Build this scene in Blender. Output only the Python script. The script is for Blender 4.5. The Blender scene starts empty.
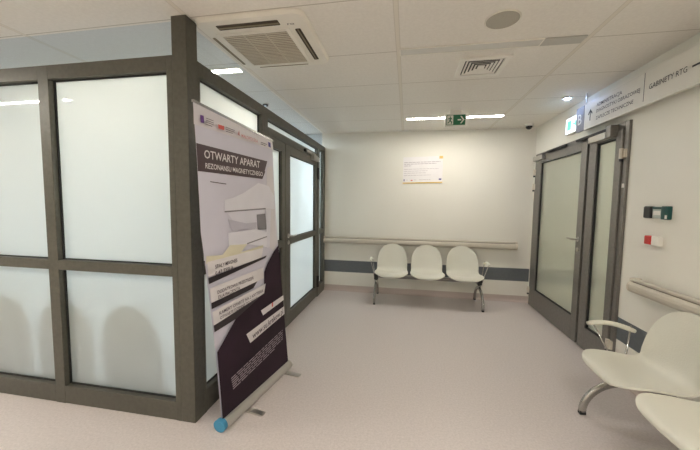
import bpy, bmesh, math, random
from mathutils import Vector, Matrix
random.seed(7)
PI = math.pi
sc = bpy.context.scene
COL = sc.collection

# ------------------------------------------------------------------ dimensions (metres)
XL, XR = -1.32, 1.797        # corridor side planes
YB, YF = 4.936, 1.72         # back wall, front glass partition
H = 2.55

# ------------------------------------------------------------------ materials
def new_mat(name):
    m = bpy.data.materials.new(name); m.use_nodes = True
    nt = m.node_tree; b = nt.nodes['Principled BSDF']
    return m, nt, b
def setin(b, **kw):
    for k, v in kw.items():
        k = k.replace('_', ' ')
        b.inputs[k].default_value = v
def noise_var(nt, b, col, amt=0.04, scale=3.0, detail=3.0, bump=0.0, bscale=200.0):
    """procedural colour variation about `col` and optional fine bump"""
    tc = nt.nodes.new('ShaderNodeTexCoord')
    n = nt.nodes.new('ShaderNodeTexNoise'); n.inputs['Scale'].default_value = scale; n.inputs['Detail'].default_value = detail
    nt.links.new(tc.outputs['Object'], n.inputs['Vector'])
    r = nt.nodes.new('ShaderNodeValToRGB')
    r.color_ramp.elements[0].position = .3; r.color_ramp.elements[1].position = .7
    r.color_ramp.elements[0].color = tuple(c*(1-amt) for c in col[:3])+(1,)
    r.color_ramp.elements[1].color = tuple(min(1, c*(1+amt)) for c in col[:3])+(1,)
    nt.links.new(n.outputs['Fac'], r.inputs['Fac'])
    nt.links.new(r.outputs['Color'], b.inputs['Base Color'])
    if bump:
        n2 = nt.nodes.new('ShaderNodeTexNoise'); n2.inputs['Scale'].default_value = bscale; n2.inputs['Detail'].default_value = 2
        nt.links.new(tc.outputs['Object'], n2.inputs['Vector'])
        bp = nt.nodes.new('ShaderNodeBump'); bp.inputs['Strength'].default_value = bump; bp.inputs['Distance'].default_value = .002
        nt.links.new(n2.outputs['Fac'], bp.inputs['Height']); nt.links.new(bp.outputs['Normal'], b.inputs['Normal'])
    return r
def simple(name, col, rough=.5, metal=0.0, amt=.03, scale=6., bump=0., bscale=200., spec=.5):
    m, nt, b = new_mat(name)
    setin(b, Roughness=rough, Metallic=metal); b.inputs['Specular IOR Level'].default_value = spec
    noise_var(nt, b, col, amt, scale, 3., bump, bscale)
    return m
def emit(name, col, s):
    m, nt, b = new_mat(name)
    setin(b, Base_Color=(*col, 1), Roughness=.4)
    b.inputs['Emission Color'].default_value = (*col, 1); b.inputs['Emission Strength'].default_value = s
    return m

M = {}
M['wall'] = simple('wall_paint', (.785, .765, .69), .6, amt=.012, scale=2, bump=.05, bscale=300, spec=.3)
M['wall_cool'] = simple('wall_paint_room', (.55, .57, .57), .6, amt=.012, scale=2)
M['frame'] = simple('bronze_aluminium', (.104, .099, .080), .42, .35, amt=.10, scale=40)
M['frame_dark'] = simple('black_gasket', (.012, .012, .012), .6)
M['frame_door'] = simple('taupe_aluminium', (.20, .188, .172), .38, .4, amt=.10, scale=40)
M['stripe'] = simple('slate_wall_guard', (.122, .136, .146), .55, amt=.06, scale=30)
M['rail'] = simple('beige_handrail', (.54, .495, .415), .4, amt=.02, scale=8)
M['rail_cap'] = simple('light_beige_cap', (.62, .56, .47), .4)
M['rail_slot'] = simple('dark_retainer', (.26, .23, .19), .6)
M['cove'] = simple('coved_vinyl', (.52, .44, .40), .5, amt=.05, scale=120)
M['steel'] = simple('satin_steel', (.52, .50, .47), .32, .9)
M['chrome'] = simple('brushed_chrome', (.48, .47, .45), .22, .95)
M['beam'] = simple('grey_beam', (.20, .19, .18), .4, .6)
M['black'] = simple('black_plastic', (.015, .015, .016), .45)
M['white_plastic'] = simple('white_plastic', (.80, .78, .72), .4)
M['ac'] = simple('ac_casing', (.80, .77, .69), .5)
M['ac_slat'] = simple('ac_slats', (.60, .55, .45), .5)
M['ac_dark'] = simple('ac_slot', (.06, .045, .025), .7)
M['ac_vane'] = simple('ac_vane', (.24, .20, .13), .6)
M['blue_cap'] = simple('blue_end_cap', (.045, .25, .42), .35)
M['alu'] = simple('aluminium_cassette', (.58, .56, .52), .35, .7)
M['red'] = simple('red_plastic', (.55, .03, .025), .35)
M['green_dark'] = simple('dark_green_plastic', (.012, .075, .07), .3)
M['display'] = simple('grey_display', (.45, .50, .47), .3)
M['green_sign'] = simple('exit_green', (.01, .14, .06), .4)
M['sign_white'] = simple('sign_panel', (.70, .68, .61), .5)
M['sign_grey'] = simple('sign_grey_panel', (.24, .24, .26), .4)
M['ink'] = simple('sign_ink', (.025, .025, .025), .6)
M['paper'] = simple('notice_paper', (.80, .775, .77), .35)
M['yellow'] = simple('notice_yellow', (.80, .56, .16), .5)
M['ink_soft'] = simple('notice_ink', (.48, .43, .46), .6)
M['navy'] = simple('navy_ink', (.07, .06, .25), .6)
M['speaker'] = simple('speaker_grille', (.42, .40, .34), .8, amt=.1, scale=400)
M['dome'] = simple('dark_dome', (.02, .018, .018), .12)
# banner print
M['b_lav'] = simple('banner_lavender', (.58, .565, .65), .35, amt=.03, scale=4)
M['b_head'] = simple('banner_header', (.62, .59, .62), .35)
M['b_brown'] = simple('banner_brown', (.085, .057, .06), .35)
M['b_plum'] = simple('banner_plum', (.019, .007, .016), .6, amt=.35, scale=4, spec=.3)
M['b_black'] = simple('banner_black', (.02, .014, .018), .3)
M['b_white'] = simple('banner_white', (.68, .65, .66), .35)
M['b_machine'] = simple('banner_machine', (.68, .67, .73), .35)
M['b_machine_b'] = simple('banner_machine_shadow', (.64, .63, .70), .35)
M['b_bore'] = simple('banner_bore', (.47, .455, .53), .35)
M['b_grey'] = simple('banner_grey', (.22, .21, .23), .35)
M['b_cream'] = simple('banner_cream', (.66, .62, .47), .35)
M['b_purple'] = simple('banner_purple', (.13, .045, .22), .35)
M['b_red'] = simple('banner_red', (.60, .10, .08), .35)
M['b_redsoft'] = simple('banner_red_soft', (.50, .22, .22), .35)
M['b_inkg'] = simple('banner_ink', (.09, .07, .085), .5)
M['b_text'] = simple('banner_text_white', (.72, .68, .68), .5)
M['b_text_s'] = simple('banner_text_small', (.34, .28, .32), .5)

# seat plastic with a dimpled texture
def seat_mat():
    m, nt, b = new_mat('cream_seat_plastic')
    setin(b, Roughness=.36)
    tc = nt.nodes.new('ShaderNodeTexCoord')
    v = nt.nodes.new('ShaderNodeTexVoronoi'); v.inputs['Scale'].default_value = 95
    nt.links.new(tc.outputs['Object'], v.inputs['Vector'])
    bp = nt.nodes.new('ShaderNodeBump'); bp.inputs['Strength'].default_value = .25; bp.inputs['Distance'].default_value = .002
    nt.links.new(v.outputs['Distance'], bp.inputs['Height']); nt.links.new(bp.outputs['Normal'], b.inputs['Normal'])
    n = nt.nodes.new('ShaderNodeTexNoise'); n.inputs['Scale'].default_value = 5
    nt.links.new(tc.outputs['Object'], n.inputs['Vector'])
    r = nt.nodes.new('ShaderNodeValToRGB')
    r.color_ramp.elements[0].color = (.62, .61, .53, 1); r.color_ramp.elements[1].color = (.66, .65, .565, 1)
    nt.links.new(n.outputs['Fac'], r.inputs['Fac']); nt.links.new(r.outputs['Color'], b.inputs['Base Color'])
    return m
M['seat'] = seat_mat()

def floor_mat():
    m, nt, b = new_mat('speckled_vinyl')
    setin(b, Roughness=.42); b.inputs['Specular IOR Level'].default_value = .4
    tc = nt.nodes.new('ShaderNodeTexCoord')
    n = nt.nodes.new('ShaderNodeTexNoise'); n.inputs['Scale'].default_value = 70; n.inputs['Detail'].default_value = 6; n.inputs['Roughness'].default_value = .75
    n2 = nt.nodes.new('ShaderNodeTexNoise'); n2.inputs['Scale'].default_value = .9; n2.inputs['Detail'].default_value = 2
    nt.links.new(tc.outputs['Object'], n.inputs['Vector']); nt.links.new(tc.outputs['Object'], n2.inputs['Vector'])
    r = nt.nodes.new('ShaderNodeValToRGB')
    r.color_ramp.elements[0].position = .34; r.color_ramp.elements[1].position = .66
    r.color_ramp.elements[0].color = (.55, .495, .472, 1); r.color_ramp.elements[1].color = (.68, .62, .595, 1)
    r2 = nt.nodes.new('ShaderNodeValToRGB')
    r2.color_ramp.elements[0].color = (.96, .96, .96, 1); r2.color_ramp.elements[1].color = (1, 1, 1, 1)
    nt.links.new(n.outputs['Fac'], r.inputs['Fac']); nt.links.new(n2.outputs['Fac'], r2.inputs['Fac'])
    mx = nt.nodes.new('ShaderNodeMix'); mx.data_type = 'RGBA'; mx.blend_type = 'MULTIPLY'; mx.inputs[0].default_value = 1
    nt.links.new(r.outputs['Color'], mx.inputs[6]); nt.links.new(r2.outputs['Color'], mx.inputs[7])
    nt.links.new(mx.outputs[2], b.inputs['Base Color'])
    return m
M['floor'] = floor_mat()

def ceiling_mat():
    """mineral-fibre tiles 1.24 x 0.62 m: dark joints across, a pale bar along y"""
    m, nt, b = new_mat('ceiling_tiles')
    setin(b, Roughness=.85); b.inputs['Specular IOR Level'].default_value = .2
    tc = nt.nodes.new('ShaderNodeTexCoord'); sp = nt.nodes.new('ShaderNodeSeparateXYZ')
    nt.links.new(tc.outputs['Object'], sp.inputs[0])
    def math_(op, a, bb=None):
        n = nt.nodes.new('ShaderNodeMath'); n.operation = op
        for i, x in enumerate((a, bb)):
            if x is None: continue
            if isinstance(x, (int, float)): n.inputs[i].default_value = x
            else: nt.links.new(x, n.inputs[i])
        return n.outputs[0]
    def dist(out, off, per):      # distance to the nearest grid line
        t = math_('SUBTRACT', out, off); t = math_('DIVIDE', t, per)
        f = math_('FRACT', t); f = math_('SUBTRACT', f, .5); f = math_('ABSOLUTE', f); f = math_('SUBTRACT', .5, f)
        return math_('MULTIPLY', f, per)
    dx = dist(sp.outputs['X'], -1.33, 1.24); dy = dist(sp.outputs['Y'], 1.755, .62)
    ly = math_('LESS_THAN', dy, .0035)
    lx = math_('LESS_THAN', math_('ABSOLUTE', math_('SUBTRACT', dx, .014)), .0025)
    bar = math_('LESS_THAN', dx, .014)
    ln = math_('MAXIMUM', math_('MULTIPLY', ly, math_('SUBTRACT', 1, bar)), math_('MULTIPLY', lx, .45))
    n = nt.nodes.new('ShaderNodeTexNoise'); n.inputs['Scale'].default_value = 55; n.inputs['Detail'].default_value = 4
    nt.links.new(tc.outputs['Object'], n.inputs['Vector'])
    r = nt.nodes.new('ShaderNodeValToRGB')
    r.color_ramp.elements[0].position = .35; r.color_ramp.elements[1].position = .65
    r.color_ramp.elements[0].color = (.765, .735, .68, 1); r.color_ramp.elements[1].color = (.805, .775, .72, 1)
    nt.links.new(n.outputs['Fac'], r.inputs['Fac'])
    m1 = nt.nodes.new('ShaderNodeMix'); m1.data_type = 'RGBA'; nt.links.new(bar, m1.inputs[0])
    nt.links.new(r.outputs['Color'], m1.inputs[6]); m1.inputs[7].default_value = (.74, .70, .62, 1)
    m2 = nt.nodes.new('ShaderNodeMix'); m2.data_type = 'RGBA'; nt.links.new(ln, m2.inputs[0])
    nt.links.new(m1.outputs[2], m2.inputs[6]); m2.inputs[7].default_value = (.50, .46, .40, 1)
    nt.links.new(m2.outputs[2], b.inputs['Base Color'])
    return m
M['ceiling'] = ceiling_mat()

def front_only(nt, out):
    """reflection only where light meets the pane from outside (no refraction is modelled inside the thin pane)"""
    g = nt.nodes.new('ShaderNodeNewGeometry'); inv = nt.nodes.new('ShaderNodeMath'); inv.operation = 'SUBTRACT'; inv.inputs[0].default_value = 1
    nt.links.new(g.outputs['Backfacing'], inv.inputs[1])
    mu = nt.nodes.new('ShaderNodeMath'); mu.operation = 'MULTIPLY'; nt.links.new(out, mu.inputs[0]); nt.links.new(inv.outputs[0], mu.inputs[1])
    return mu.outputs[0]
def frosted(name, col, trans=.8, gloss_rough=.03, spec=1.0, see=.5, blur=.35):
    """satin glass: scatters light through it, a clear reflection on its face"""
    m = bpy.data.materials.new(name); m.use_nodes = True; nt = m.node_tree; nt.nodes.clear()
    out = nt.nodes.new('ShaderNodeOutputMaterial')
    tr = nt.nodes.new('ShaderNodeBsdfTranslucent'); tr.inputs['Color'].default_value = (*col, 1)
    df = nt.nodes.new('ShaderNodeBsdfDiffuse'); df.inputs['Color'].default_value = (*[c*.9 for c in col], 1)
    tc = nt.nodes.new('ShaderNodeTexCoord')
    n = nt.nodes.new('ShaderNodeTexNoise'); n.inputs['Scale'].default_value = 900
    nt.links.new(tc.outputs['Object'], n.inputs['Vector'])
    bp = nt.nodes.new('ShaderNodeBump'); bp.inputs['Strength'].default_value = .03; bp.inputs['Distance'].default_value = .0005
    nt.links.new(n.outputs['Fac'], bp.inputs['Height'])
    mx = nt.nodes.new('ShaderNodeMixShader'); mx.inputs[0].default_value = trans
    rf = nt.nodes.new('ShaderNodeBsdfRefraction'); rf.inputs['IOR'].default_value = 1.3; rf.inputs['Roughness'].default_value = blur; rf.inputs['Color'].default_value = (*[min(1, c*1.12) for c in col], 1)
    mt = nt.nodes.new('ShaderNodeMixShader'); mt.inputs[0].default_value = see
    nt.links.new(tr.outputs[0], mt.inputs[1]); nt.links.new(rf.outputs[0], mt.inputs[2])
    nt.links.new(df.outputs[0], mx.inputs[1]); nt.links.new(mt.outputs[0], mx.inputs[2])
    gl = nt.nodes.new('ShaderNodeBsdfGlossy'); gl.inputs['Roughness'].default_value = gloss_rough
    gl.inputs['Color'].default_value = (1, 1, 1, 1)
    fr = nt.nodes.new('ShaderNodeFresnel'); fr.inputs['IOR'].default_value = 1.5
    fm = nt.nodes.new('ShaderNodeMath'); fm.operation = 'MULTIPLY'; fm.inputs[1].default_value = spec
    nt.links.new(front_only(nt, fr.outputs[0]), fm.inputs[0])
    m2 = nt.nodes.new('ShaderNodeMixShader'); nt.links.new(fm.outputs[0], m2.inputs[0])
    nt.links.new(mx.outputs[0], m2.inputs[1]); nt.links.new(gl.outputs[0], m2.inputs[2])
    nt.links.new(m2.outputs[0], out.inputs['Surface'])
    return m
M['glass_l'] = frosted('satin_glass_partition', (.80, .83, .83), .85, .012, 1.0, .16, .30)
M['glass_r'] = frosted('satin_glass_door', (.84, .855, .79), .82, .12, .9, .72, .30)

def clear_glass():
    m = bpy.data.materials.new('clear_transom_glass'); m.use_nodes = True; nt = m.node_tree; nt.nodes.clear()
    out = nt.nodes.new('ShaderNodeOutputMaterial')
    t = nt.nodes.new('ShaderNodeBsdfTransparent'); t.inputs['Color'].default_value = (.90, .935, .975, 1)
    gl = nt.nodes.new('ShaderNodeBsdfGlossy'); gl.inputs['Roughness'].default_value = .01
    fr = nt.nodes.new('ShaderNodeFresnel'); fr.inputs['IOR'].default_value = 1.35
    m2 = nt.nodes.new('ShaderNodeMixShader'); nt.links.new(front_only(nt, fr.outputs[0]), m2.inputs[0])
    nt.links.new(t.outputs[0], m2.inputs[1]); nt.links.new(gl.outputs[0], m2.inputs[2])
    nt.links.new(m2.outputs[0], out.inputs['Surface'])
    return m
M['glass_clear'] = clear_glass()

# ------------------------------------------------------------------ mesh helpers
def add_box(bm, x0, x1, y0, y1, z0, z1, bev=0.0, seg=2):
    x0, x1 = sorted((x0, x1)); y0, y1 = sorted((y0, y1)); z0, z1 = sorted((z0, z1))
    r = bmesh.ops.create_cube(bm, size=1.0)
    for v in r['verts']:
        v.co = Vector(((x0+x1)/2+v.co.x*(x1-x0), (y0+y1)/2+v.co.y*(y1-y0), (z0+z1)/2+v.co.z*(z1-z0)))
    if bev:
        es = {e for v in r['verts'] for e in v.link_edges}
        bmesh.ops.bevel(bm, geom=list(es), offset=bev, segments=seg, profile=.5, affect='EDGES')
def add_frame(bm, ax, a0, a1, b0, b1, c0, c1, wa0, wa1, wb0, wb1, bev=.0):
    """picture-frame of four bars; ax='x' -> opening spans y(a) & z(b), thickness x(c); ax='y' -> spans x(a) & z(b)"""
    def bar(p0, p1, q0, q1):
        if ax == 'x': add_box(bm, c0, c1, p0, p1, q0, q1, bev)
        else: add_box(bm, p0, p1, c0, c1, q0, q1, bev)
    bar(a0, a0+wa0, b0, b1); bar(a1-wa1, a1, b0, b1)
    bar(a0+wa0, a1-wa1, b0, b0+wb0); bar(a0+wa0, a1-wa1, b1-wb1, b1)
def add_tube(bm, pts, r, n=10, flat=1.0, cap=True, up=Vector((0, 0, 1))):
    """tube along pts; r may be a list; flat scales the section along the second axis"""
    pts = [Vector(q) for q in pts]; rs = r if isinstance(r, (list, tuple)) else [r]*len(pts)
    rings = []
    for i, q in enumerate(pts):
        t = (pts[min(i+1, len(pts)-1)]-pts[max(i-1, 0)]).normalized()
        a = t.cross(up)
        if a.length < 1e-4: a = t.cross(Vector((0, 1, 0)))
        a.normalize(); b = t.cross(a).normalized()
        rings.append([bm.verts.new(q+(a*math.cos(2*PI*k/n)*flat+b*math.sin(2*PI*k/n))*rs[i]) for k in range(n)])
    for i in range(len(rings)-1):
        for k in range(n):
            f = bm.faces.new((rings[i][k], rings[i][(k+1) % n], rings[i+1][(k+1) % n], rings[i+1][k])); f.smooth = True
    if cap:
        bm.faces.new(rings[0][::-1]); bm.faces.new(rings[-1])
def add_disc(bm, c, axis, r, d, n=32, r2=None):
    axis = Vector(axis).normalized(); q = axis.to_track_quat('Z', 'Y').to_matrix().to_4x4()
    res = bmesh.ops.create_cone(bm, cap_ends=True, segments=n, radius1=r, radius2=r if r2 is None else r2, depth=d,
                                matrix=Matrix.Translation(Vector(c)) @ q)
def add_prism(bm, poly, fn, t0, t1):
    """poly of (a,b); fn(a,b,t) -> point; extruded t0..t1"""
    A = [bm.verts.new(fn(a, b, t0)) for a, b in poly]; B = [bm.verts.new(fn(a, b, t1)) for a, b in poly]
    bm.faces.new(A[::-1]); bm.faces.new(B)
    n = len(poly)
    for i in range(n): bm.faces.new((A[i], A[(i+1) % n], B[(i+1) % n], B[i]))
def link_mesh(name, bm, mat, parent=None, loc=None, smooth=None):
    bmesh.ops.recalc_face_normals(bm, faces=bm.faces[:])
    me = bpy.data.meshes.new(name); bm.to_mesh(me); bm.free()
    o = bpy.data.objects.new(name, me); COL.objects.link(o)
    mats = mat if isinstance(mat, (list, tuple)) else [mat]
    for m in mats: me.materials.append(m)
    if loc is not None:                      # mesh was built in world space: move its origin to loc
        me.transform(Matrix.Translation(-Vector(loc))); o.location = loc
    if parent is not None:
        o.parent = parent
    return o
def tag(o, label=None, cat=None, group=None, kind=None):
    for k, v in (('label', label), ('category', cat), ('group', group), ('kind', kind)):
        if v: o[k] = v
    return o
def thing(name, label, cat, loc, rz=0.0, group=None):
    o = bpy.data.objects.new(name, None); COL.objects.link(o); o.empty_display_size = .1
    o.location = loc; o.rotation_euler = (0, 0, rz)
    return tag(o, label, cat, group)
class Part:
    """with-style builder: world coordinates in, local mesh out, child of root (unrotated)"""
def part(name, build, mat, root, label=None):
    bm = bmesh.new(); build(bm)
    base = Vector((0, 0, 0)); r = root
    while r is not None: base += r.location; r = r.parent
    bmesh.ops.translate(bm, verts=bm.verts[:], vec=-base)
    o = link_mesh(name, bm, mat, root)
    if label: o['label'] = label
    return o
def struct(name, build, mat):
    bm = bmesh.new(); build(bm)
    bmesh.ops.recalc_face_normals(bm, faces=bm.faces[:])
    vs = [v.co for v in bm.verts]; c = Vector(((min(v.x for v in vs)+max(v.x for v in vs))/2, (min(v.y for v in vs)+max(v.y for v in vs))/2, min(v.z for v in vs)))
    keep0 = name in ('ceiling', 'floor')
    o = link_mesh(name, bm, mat, None, (0, 0, 0) if keep0 else c)
    o['kind'] = 'structure'
    return o
def text_mesh(body, p0, p1, height, fn, t, bold=.012):
    """lettering as geometry: baseline p0->p1 in plane coordinates, cap height, fn(a,b,t)->world; returns bmesh"""
    cu = bpy.data.curves.new('lettering', 'FONT'); cu.body = body; cu.size = 1.0; cu.offset = bold; cu.resolution_u = 2
    ob = bpy.data.objects.new('lettering', cu); COL.objects.link(ob)
    dg = bpy.context.evaluated_depsgraph_get(); me = bpy.data.meshes.new_from_object(ob.evaluated_get(dg))
    bpy.data.objects.remove(ob); bpy.data.curves.remove(cu)
    bm = bmesh.new(); bm.from_mesh(me); bpy.data.meshes.remove(me)
    xs = [v.co.x for v in bm.verts]; x0, x1 = min(xs), max(xs)
    d = Vector((p1[0]-p0[0], p1[1]-p0[1])); L = d.length; d.normalize(); nrm = Vector((-d.y, d.x))
    if nrm.y < 0: nrm = -nrm
    cap = .70
    for v in bm.verts:
        a = (v.co.x-x0)/(x1-x0)*L; b = v.co.y/cap*height
        q = Vector(p0)+d*a+nrm*b
        v.co = fn(q.x, q.y, t)
    return bm
def merge(bm, other):
    me = bpy.data.meshes.new('tmp'); other.to_mesh(me); other.free(); bm.from_mesh(me); bpy.data.meshes.remove(me)

# ================================================================== THE SETTING
XW, YS, XE = -5.30, -3.2, 4.2       # far left wall, wall behind the camera, end of the room beyond the right-hand door
struct('floor', lambda bm: add_box(bm, XW-.1, XE+.1, YS-.1, YB+.1, -.10, 0), M['floor'])
struct('ceiling', lambda bm: add_box(bm, XW-.1, XE+.1, YS-.1, YB+.1, H, H+.10), M['ceiling'])
struct('wall_back', lambda bm: add_box(bm, XL-.06, XR+.1, YB, YB+.1, 0, H), M['wall'])
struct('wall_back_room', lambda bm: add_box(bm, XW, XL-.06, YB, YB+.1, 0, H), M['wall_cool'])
struct('wall_left', lambda bm: add_box(bm, XW-.1, XW, YS, YB+.1, 0, H), M['wall'])
struct('wall_front', lambda bm: add_box(bm, XW-.1, XR+.1, YS-.1, YS, 0, H), M['wall'])
def wr(bm):
    add_box(bm, XR, XR+.1, YS, 2.97, 0, H); add_box(bm, XR, XR+.1, 4.865, YB, 0, H); add_box(bm, XR, XR+.1, 2.97, 4.865, 2.155, H)
struct('wall_right', wr, M['wall'])
def wrr(bm):
    add_box(bm, XE, XE+.1, 1.4, YB+.1, 0, H); add_box(bm, XR+.1, XE, 1.4, 1.5, 0, H)
struct('wall_right_room', wrr, M['wall'])
struct('wall_right_room_back', lambda bm: add_box(bm, XR+.1, XE, YB, YB+.1, 0, H), M['wall'])

# slate wall-guard bands
struct('trim_1', lambda bm: add_box(bm, XL-.0, XR-.003, YB-.003, YB, .312, .503), M['stripe'])
struct('trim_2', lambda bm: add_box(bm, XR-.003, XR, YS, 2.965, .312, .503), M['stripe'])
struct('trim_3', lambda bm: add_box(bm, XR+.1, XE, YB-.003, YB, .312, .503), M['stripe'])
struct('trim_4', lambda bm: add_box(bm, XW, XL-.082, YB-.003, YB, .312, .503), M['stripe'])
# coved vinyl skirting: quarter-round foot running up the wall
def cove_profile():
    pr = [(0, .092), (.006, .092), (.007, .045)]
    for k in range(7):
        a = k/6*PI/2; pr.append((.007+.038*(1-math.cos(a)), .042-.040*math.sin(a)))
    pr.append((0, .001)); return pr
struct('baseboard_back', lambda bm: add_prism(bm, cove_profile(), lambda a, b, t: (t, YB-a, b), XL, XR), M['cove'])
struct('baseboard_right', lambda bm: add_prism(bm, cove_profile(), lambda a, b, t: (XR-a, t, b), YS, 2.96), M['cove'])

# ================================================================== GLASS PARTITIONS
FG = 1.768                        # glass plane in the front partition
pf = thing('glass_partition', 'bronze-framed frosted glass partition facing the camera on the left, ending in the tall corner post', 'glass partition', (-3.3, 1.76, 0))
part('corner_post', lambda bm: add_box(bm, -1.42, XL, YF, 1.82, 0, H-.001, .003), M['frame'], pf)
muls = [(-1.462, -1.421), (-2.435, -2.352), (-3.41, -3.327), (-4.385, -4.302), (-5.298, -5.22)]
for a, b in muls:
    part('mullion', lambda bm: add_box(bm, a, b, YF+.001, YF+.08, 0, 2.325, .002), M['frame'], pf)
part('transom_mullion', lambda bm: add_box(bm, -1.442, -1.421, YF+.03, YF+.075, 2.326, H-.002), M['frame_dark'], pf)
def seg(name, z0, z1):
    for (a0, a1), (b0, b1) in zip(muls[1:], muls[:-1]):
        part(name, lambda bm: add_box(bm, a1+.0005, b0-.0005, YF+.0015, YF+.0795, z0, z1, .002), M['frame'], pf)
seg('top_rail', 2.237, 2.325); seg('middle_rail', .962, 1.030); seg('bottom_rail', .002, .128)
for (a0, a1), (b0, b1) in zip(muls[1:], muls[:-1]):
    for z0, z1 in ((.128, .962), (1.030, 2.237)):
        part('glass_pane', lambda bm: add_box(bm, a1+.002, b0-.002, FG, FG+.008, z0+.002, z1-.002), M['glass_l'], pf)
        part('gasket', lambda bm: add_frame(bm, 'y', a1+.001, b0-.001, z0+.001, z1-.001, FG-.014, FG-.001, .006, .006, .006, .006), M['frame_dark'], pf)
part('transom_glass', lambda bm: add_box(bm, -5.29, -1.443, YF+.05, YF+.056, 2.327, H-.003), M['glass_clear'], pf)

SG = -1.368
ps = thing('glass_partition', 'bronze-framed frosted glass partition running away along the corridor around the double door', 'glass partition', (-1.36, 3.3, 0))
def spost(y0, y1, z1=2.325): part('post', lambda bm: add_box(bm, XL-.08, XL, y0, y1, 0, z1, .002), M['frame'], ps)
spost(1.8205, 1.842); spost(2.712, 2.83); spost(4.522, 4.632); spost(4.832, 4.934)
def srail(name, y0, y1, z0, z1): part(name, lambda bm: add_box(bm, XL-.0795, XL-.0005, y0+.0005, y1-.0005, z0, z1, .002), M['frame'], ps)
for y0, y1 in ((1.842, 2.712), (2.83, 4.522), (4.632, 4.832)): srail('top_rail', y0, y1, 2.237, 2.325)
srail('door_head', 2.83, 4.522, 2.082, 2.160)
for y0, y1 in ((1.842, 2.712), (4.632, 4.832)):
    srail('middle_rail', y0, y1, .955, 1.028); srail('bottom_rail', y0, y1, .002, .16)
def sglass(y0, y1, z0, z1):
    part('glass_pane', lambda bm: add_box(bm, SG-.008, SG, y0+.002, y1-.002, z0+.002, z1-.002), M['glass_l'], ps)
    part('gasket', lambda bm: add_frame(bm, 'x', y0+.001, y1-.001, z0+.001, z1-.001, SG+.001, SG+.014, .006, .006, .006, .006), M['frame_dark'], ps)
sglass(1.842, 2.712, .16, .955); sglass(1.842, 2.712, 1.028, 2.237)
sglass(2.83, 4.522, 2.16, 2.237)
sglass(4.632, 4.832, .16, .955); sglass(4.632, 4.832, 1.028, 2.237)
part('transom_glass', lambda bm: add_box(bm, SG-.006, SG, 1.825, 4.93, 2.327, H-.003), M['glass_clear'], ps)

# double door in the side partition
d1 = thing('door_1', None, None, (-1.36, 3.67, 0)); d1['kind'] = 'structure'
d1['label'] = 'bronze-framed frosted glass double door in the left partition'
def lleaf(y0, y1, gy0, gy1, z0=.012, z1=2.078):
    lf = part('door_leaf', lambda bm: [add_box(bm, XL-.062, XL-.006, y0, gy0, z0, z1, .002), add_box(bm, XL-.062, XL-.006, gy1, y1, z0, z1, .002),
        add_box(bm, XL-.062, XL-.006, gy0, gy1, z0, .162), add_box(bm, XL-.062, XL-.006, gy0, gy1, .955, 1.028), add_box(bm, XL-.062, XL-.006, gy0, gy1, 1.985, z1)], M['frame'], d1)
    for a, b in ((.162, .955), (1.028, 1.985)):
        part('glass_pane', lambda bm: add_box(bm, SG, SG+.007, gy0+.001, gy1-.001, a+.001, b-.001), M['glass_l'], lf)
        part('gasket', lambda bm: add_frame(bm, 'x', gy0+.0005, gy1-.0005, a+.0005, b-.0005, SG+.008, SG+.022, .006, .006, .006, .006), M['frame_dark'], lf)
    return lf
la = lleaf(2.834, 3.272, 2.925, 3.180)
lb = lleaf(3.282, 4.518, 3.420, 4.420)
def lever(bm, x, y, z, sx, dy):
    """rose, neck and lever; sx = outward direction, dy = lever direction along y"""
    add_disc(bm, (x+sx*.004, y, z), (1, 0, 0), .026, .008, 20)
    add_tube(bm, [(x, y, z), (x+sx*.05, y, z)], .009, 10)
    add_tube(bm, [(x+sx*.05, y-dy*.008, z), (x+sx*.053, y+dy*.03, z), (x+sx*.05, y+dy*.12, z+.002), (x+sx*.035, y+dy*.135, z+.002)], [.010, .010, .009, .008], 10)
part('door_handle', lambda bm: lever(bm, XL-.006, 3.352, 1.06, 1, 1), M['steel'], lb)
part('key_rose', lambda bm: add_disc(bm, (XL-.002, 3.352, .985), (1, 0, 0), .024, .008, 20), M['steel'], lb)
part('door_closer', lambda bm: [add_box(bm, XL-.005, XL+.045, 4.20, 4.48, 2.035, 2.095, .006)], M['steel'], d1)
part('closer_rail', lambda bm: [add_box(bm, XL+.001, XL+.028, 3.93, 4.34, 2.100, 2.128, .003), add_tube(bm, [(XL+.036, 4.36, 2.098), (XL+.022, 4.12, 2.108)], .007, 8)], M['steel'], d1)
part('rail_end_cap', lambda bm: add_box(bm, XL+.001, XL+.032, 3.87, 3.929, 2.096, 2.132, .004), M['black'], d1)
for z in (1.87, .24):
    part('hinge', lambda bm: [add_disc(bm, (XL+.010, 4.522, z), (0, 0, 1), .012, .17, 14), add_box(bm, XL-.004, XL+.004, 4.49, 4.56, z-.085, z+.085, .002)], M['black'], d1)
part('lock_knob', lambda bm: add_disc(bm, (SG+.012, 2.95, 1.95), (1, 0, 0), .012, .012, 12), M['navy'], la)

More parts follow.
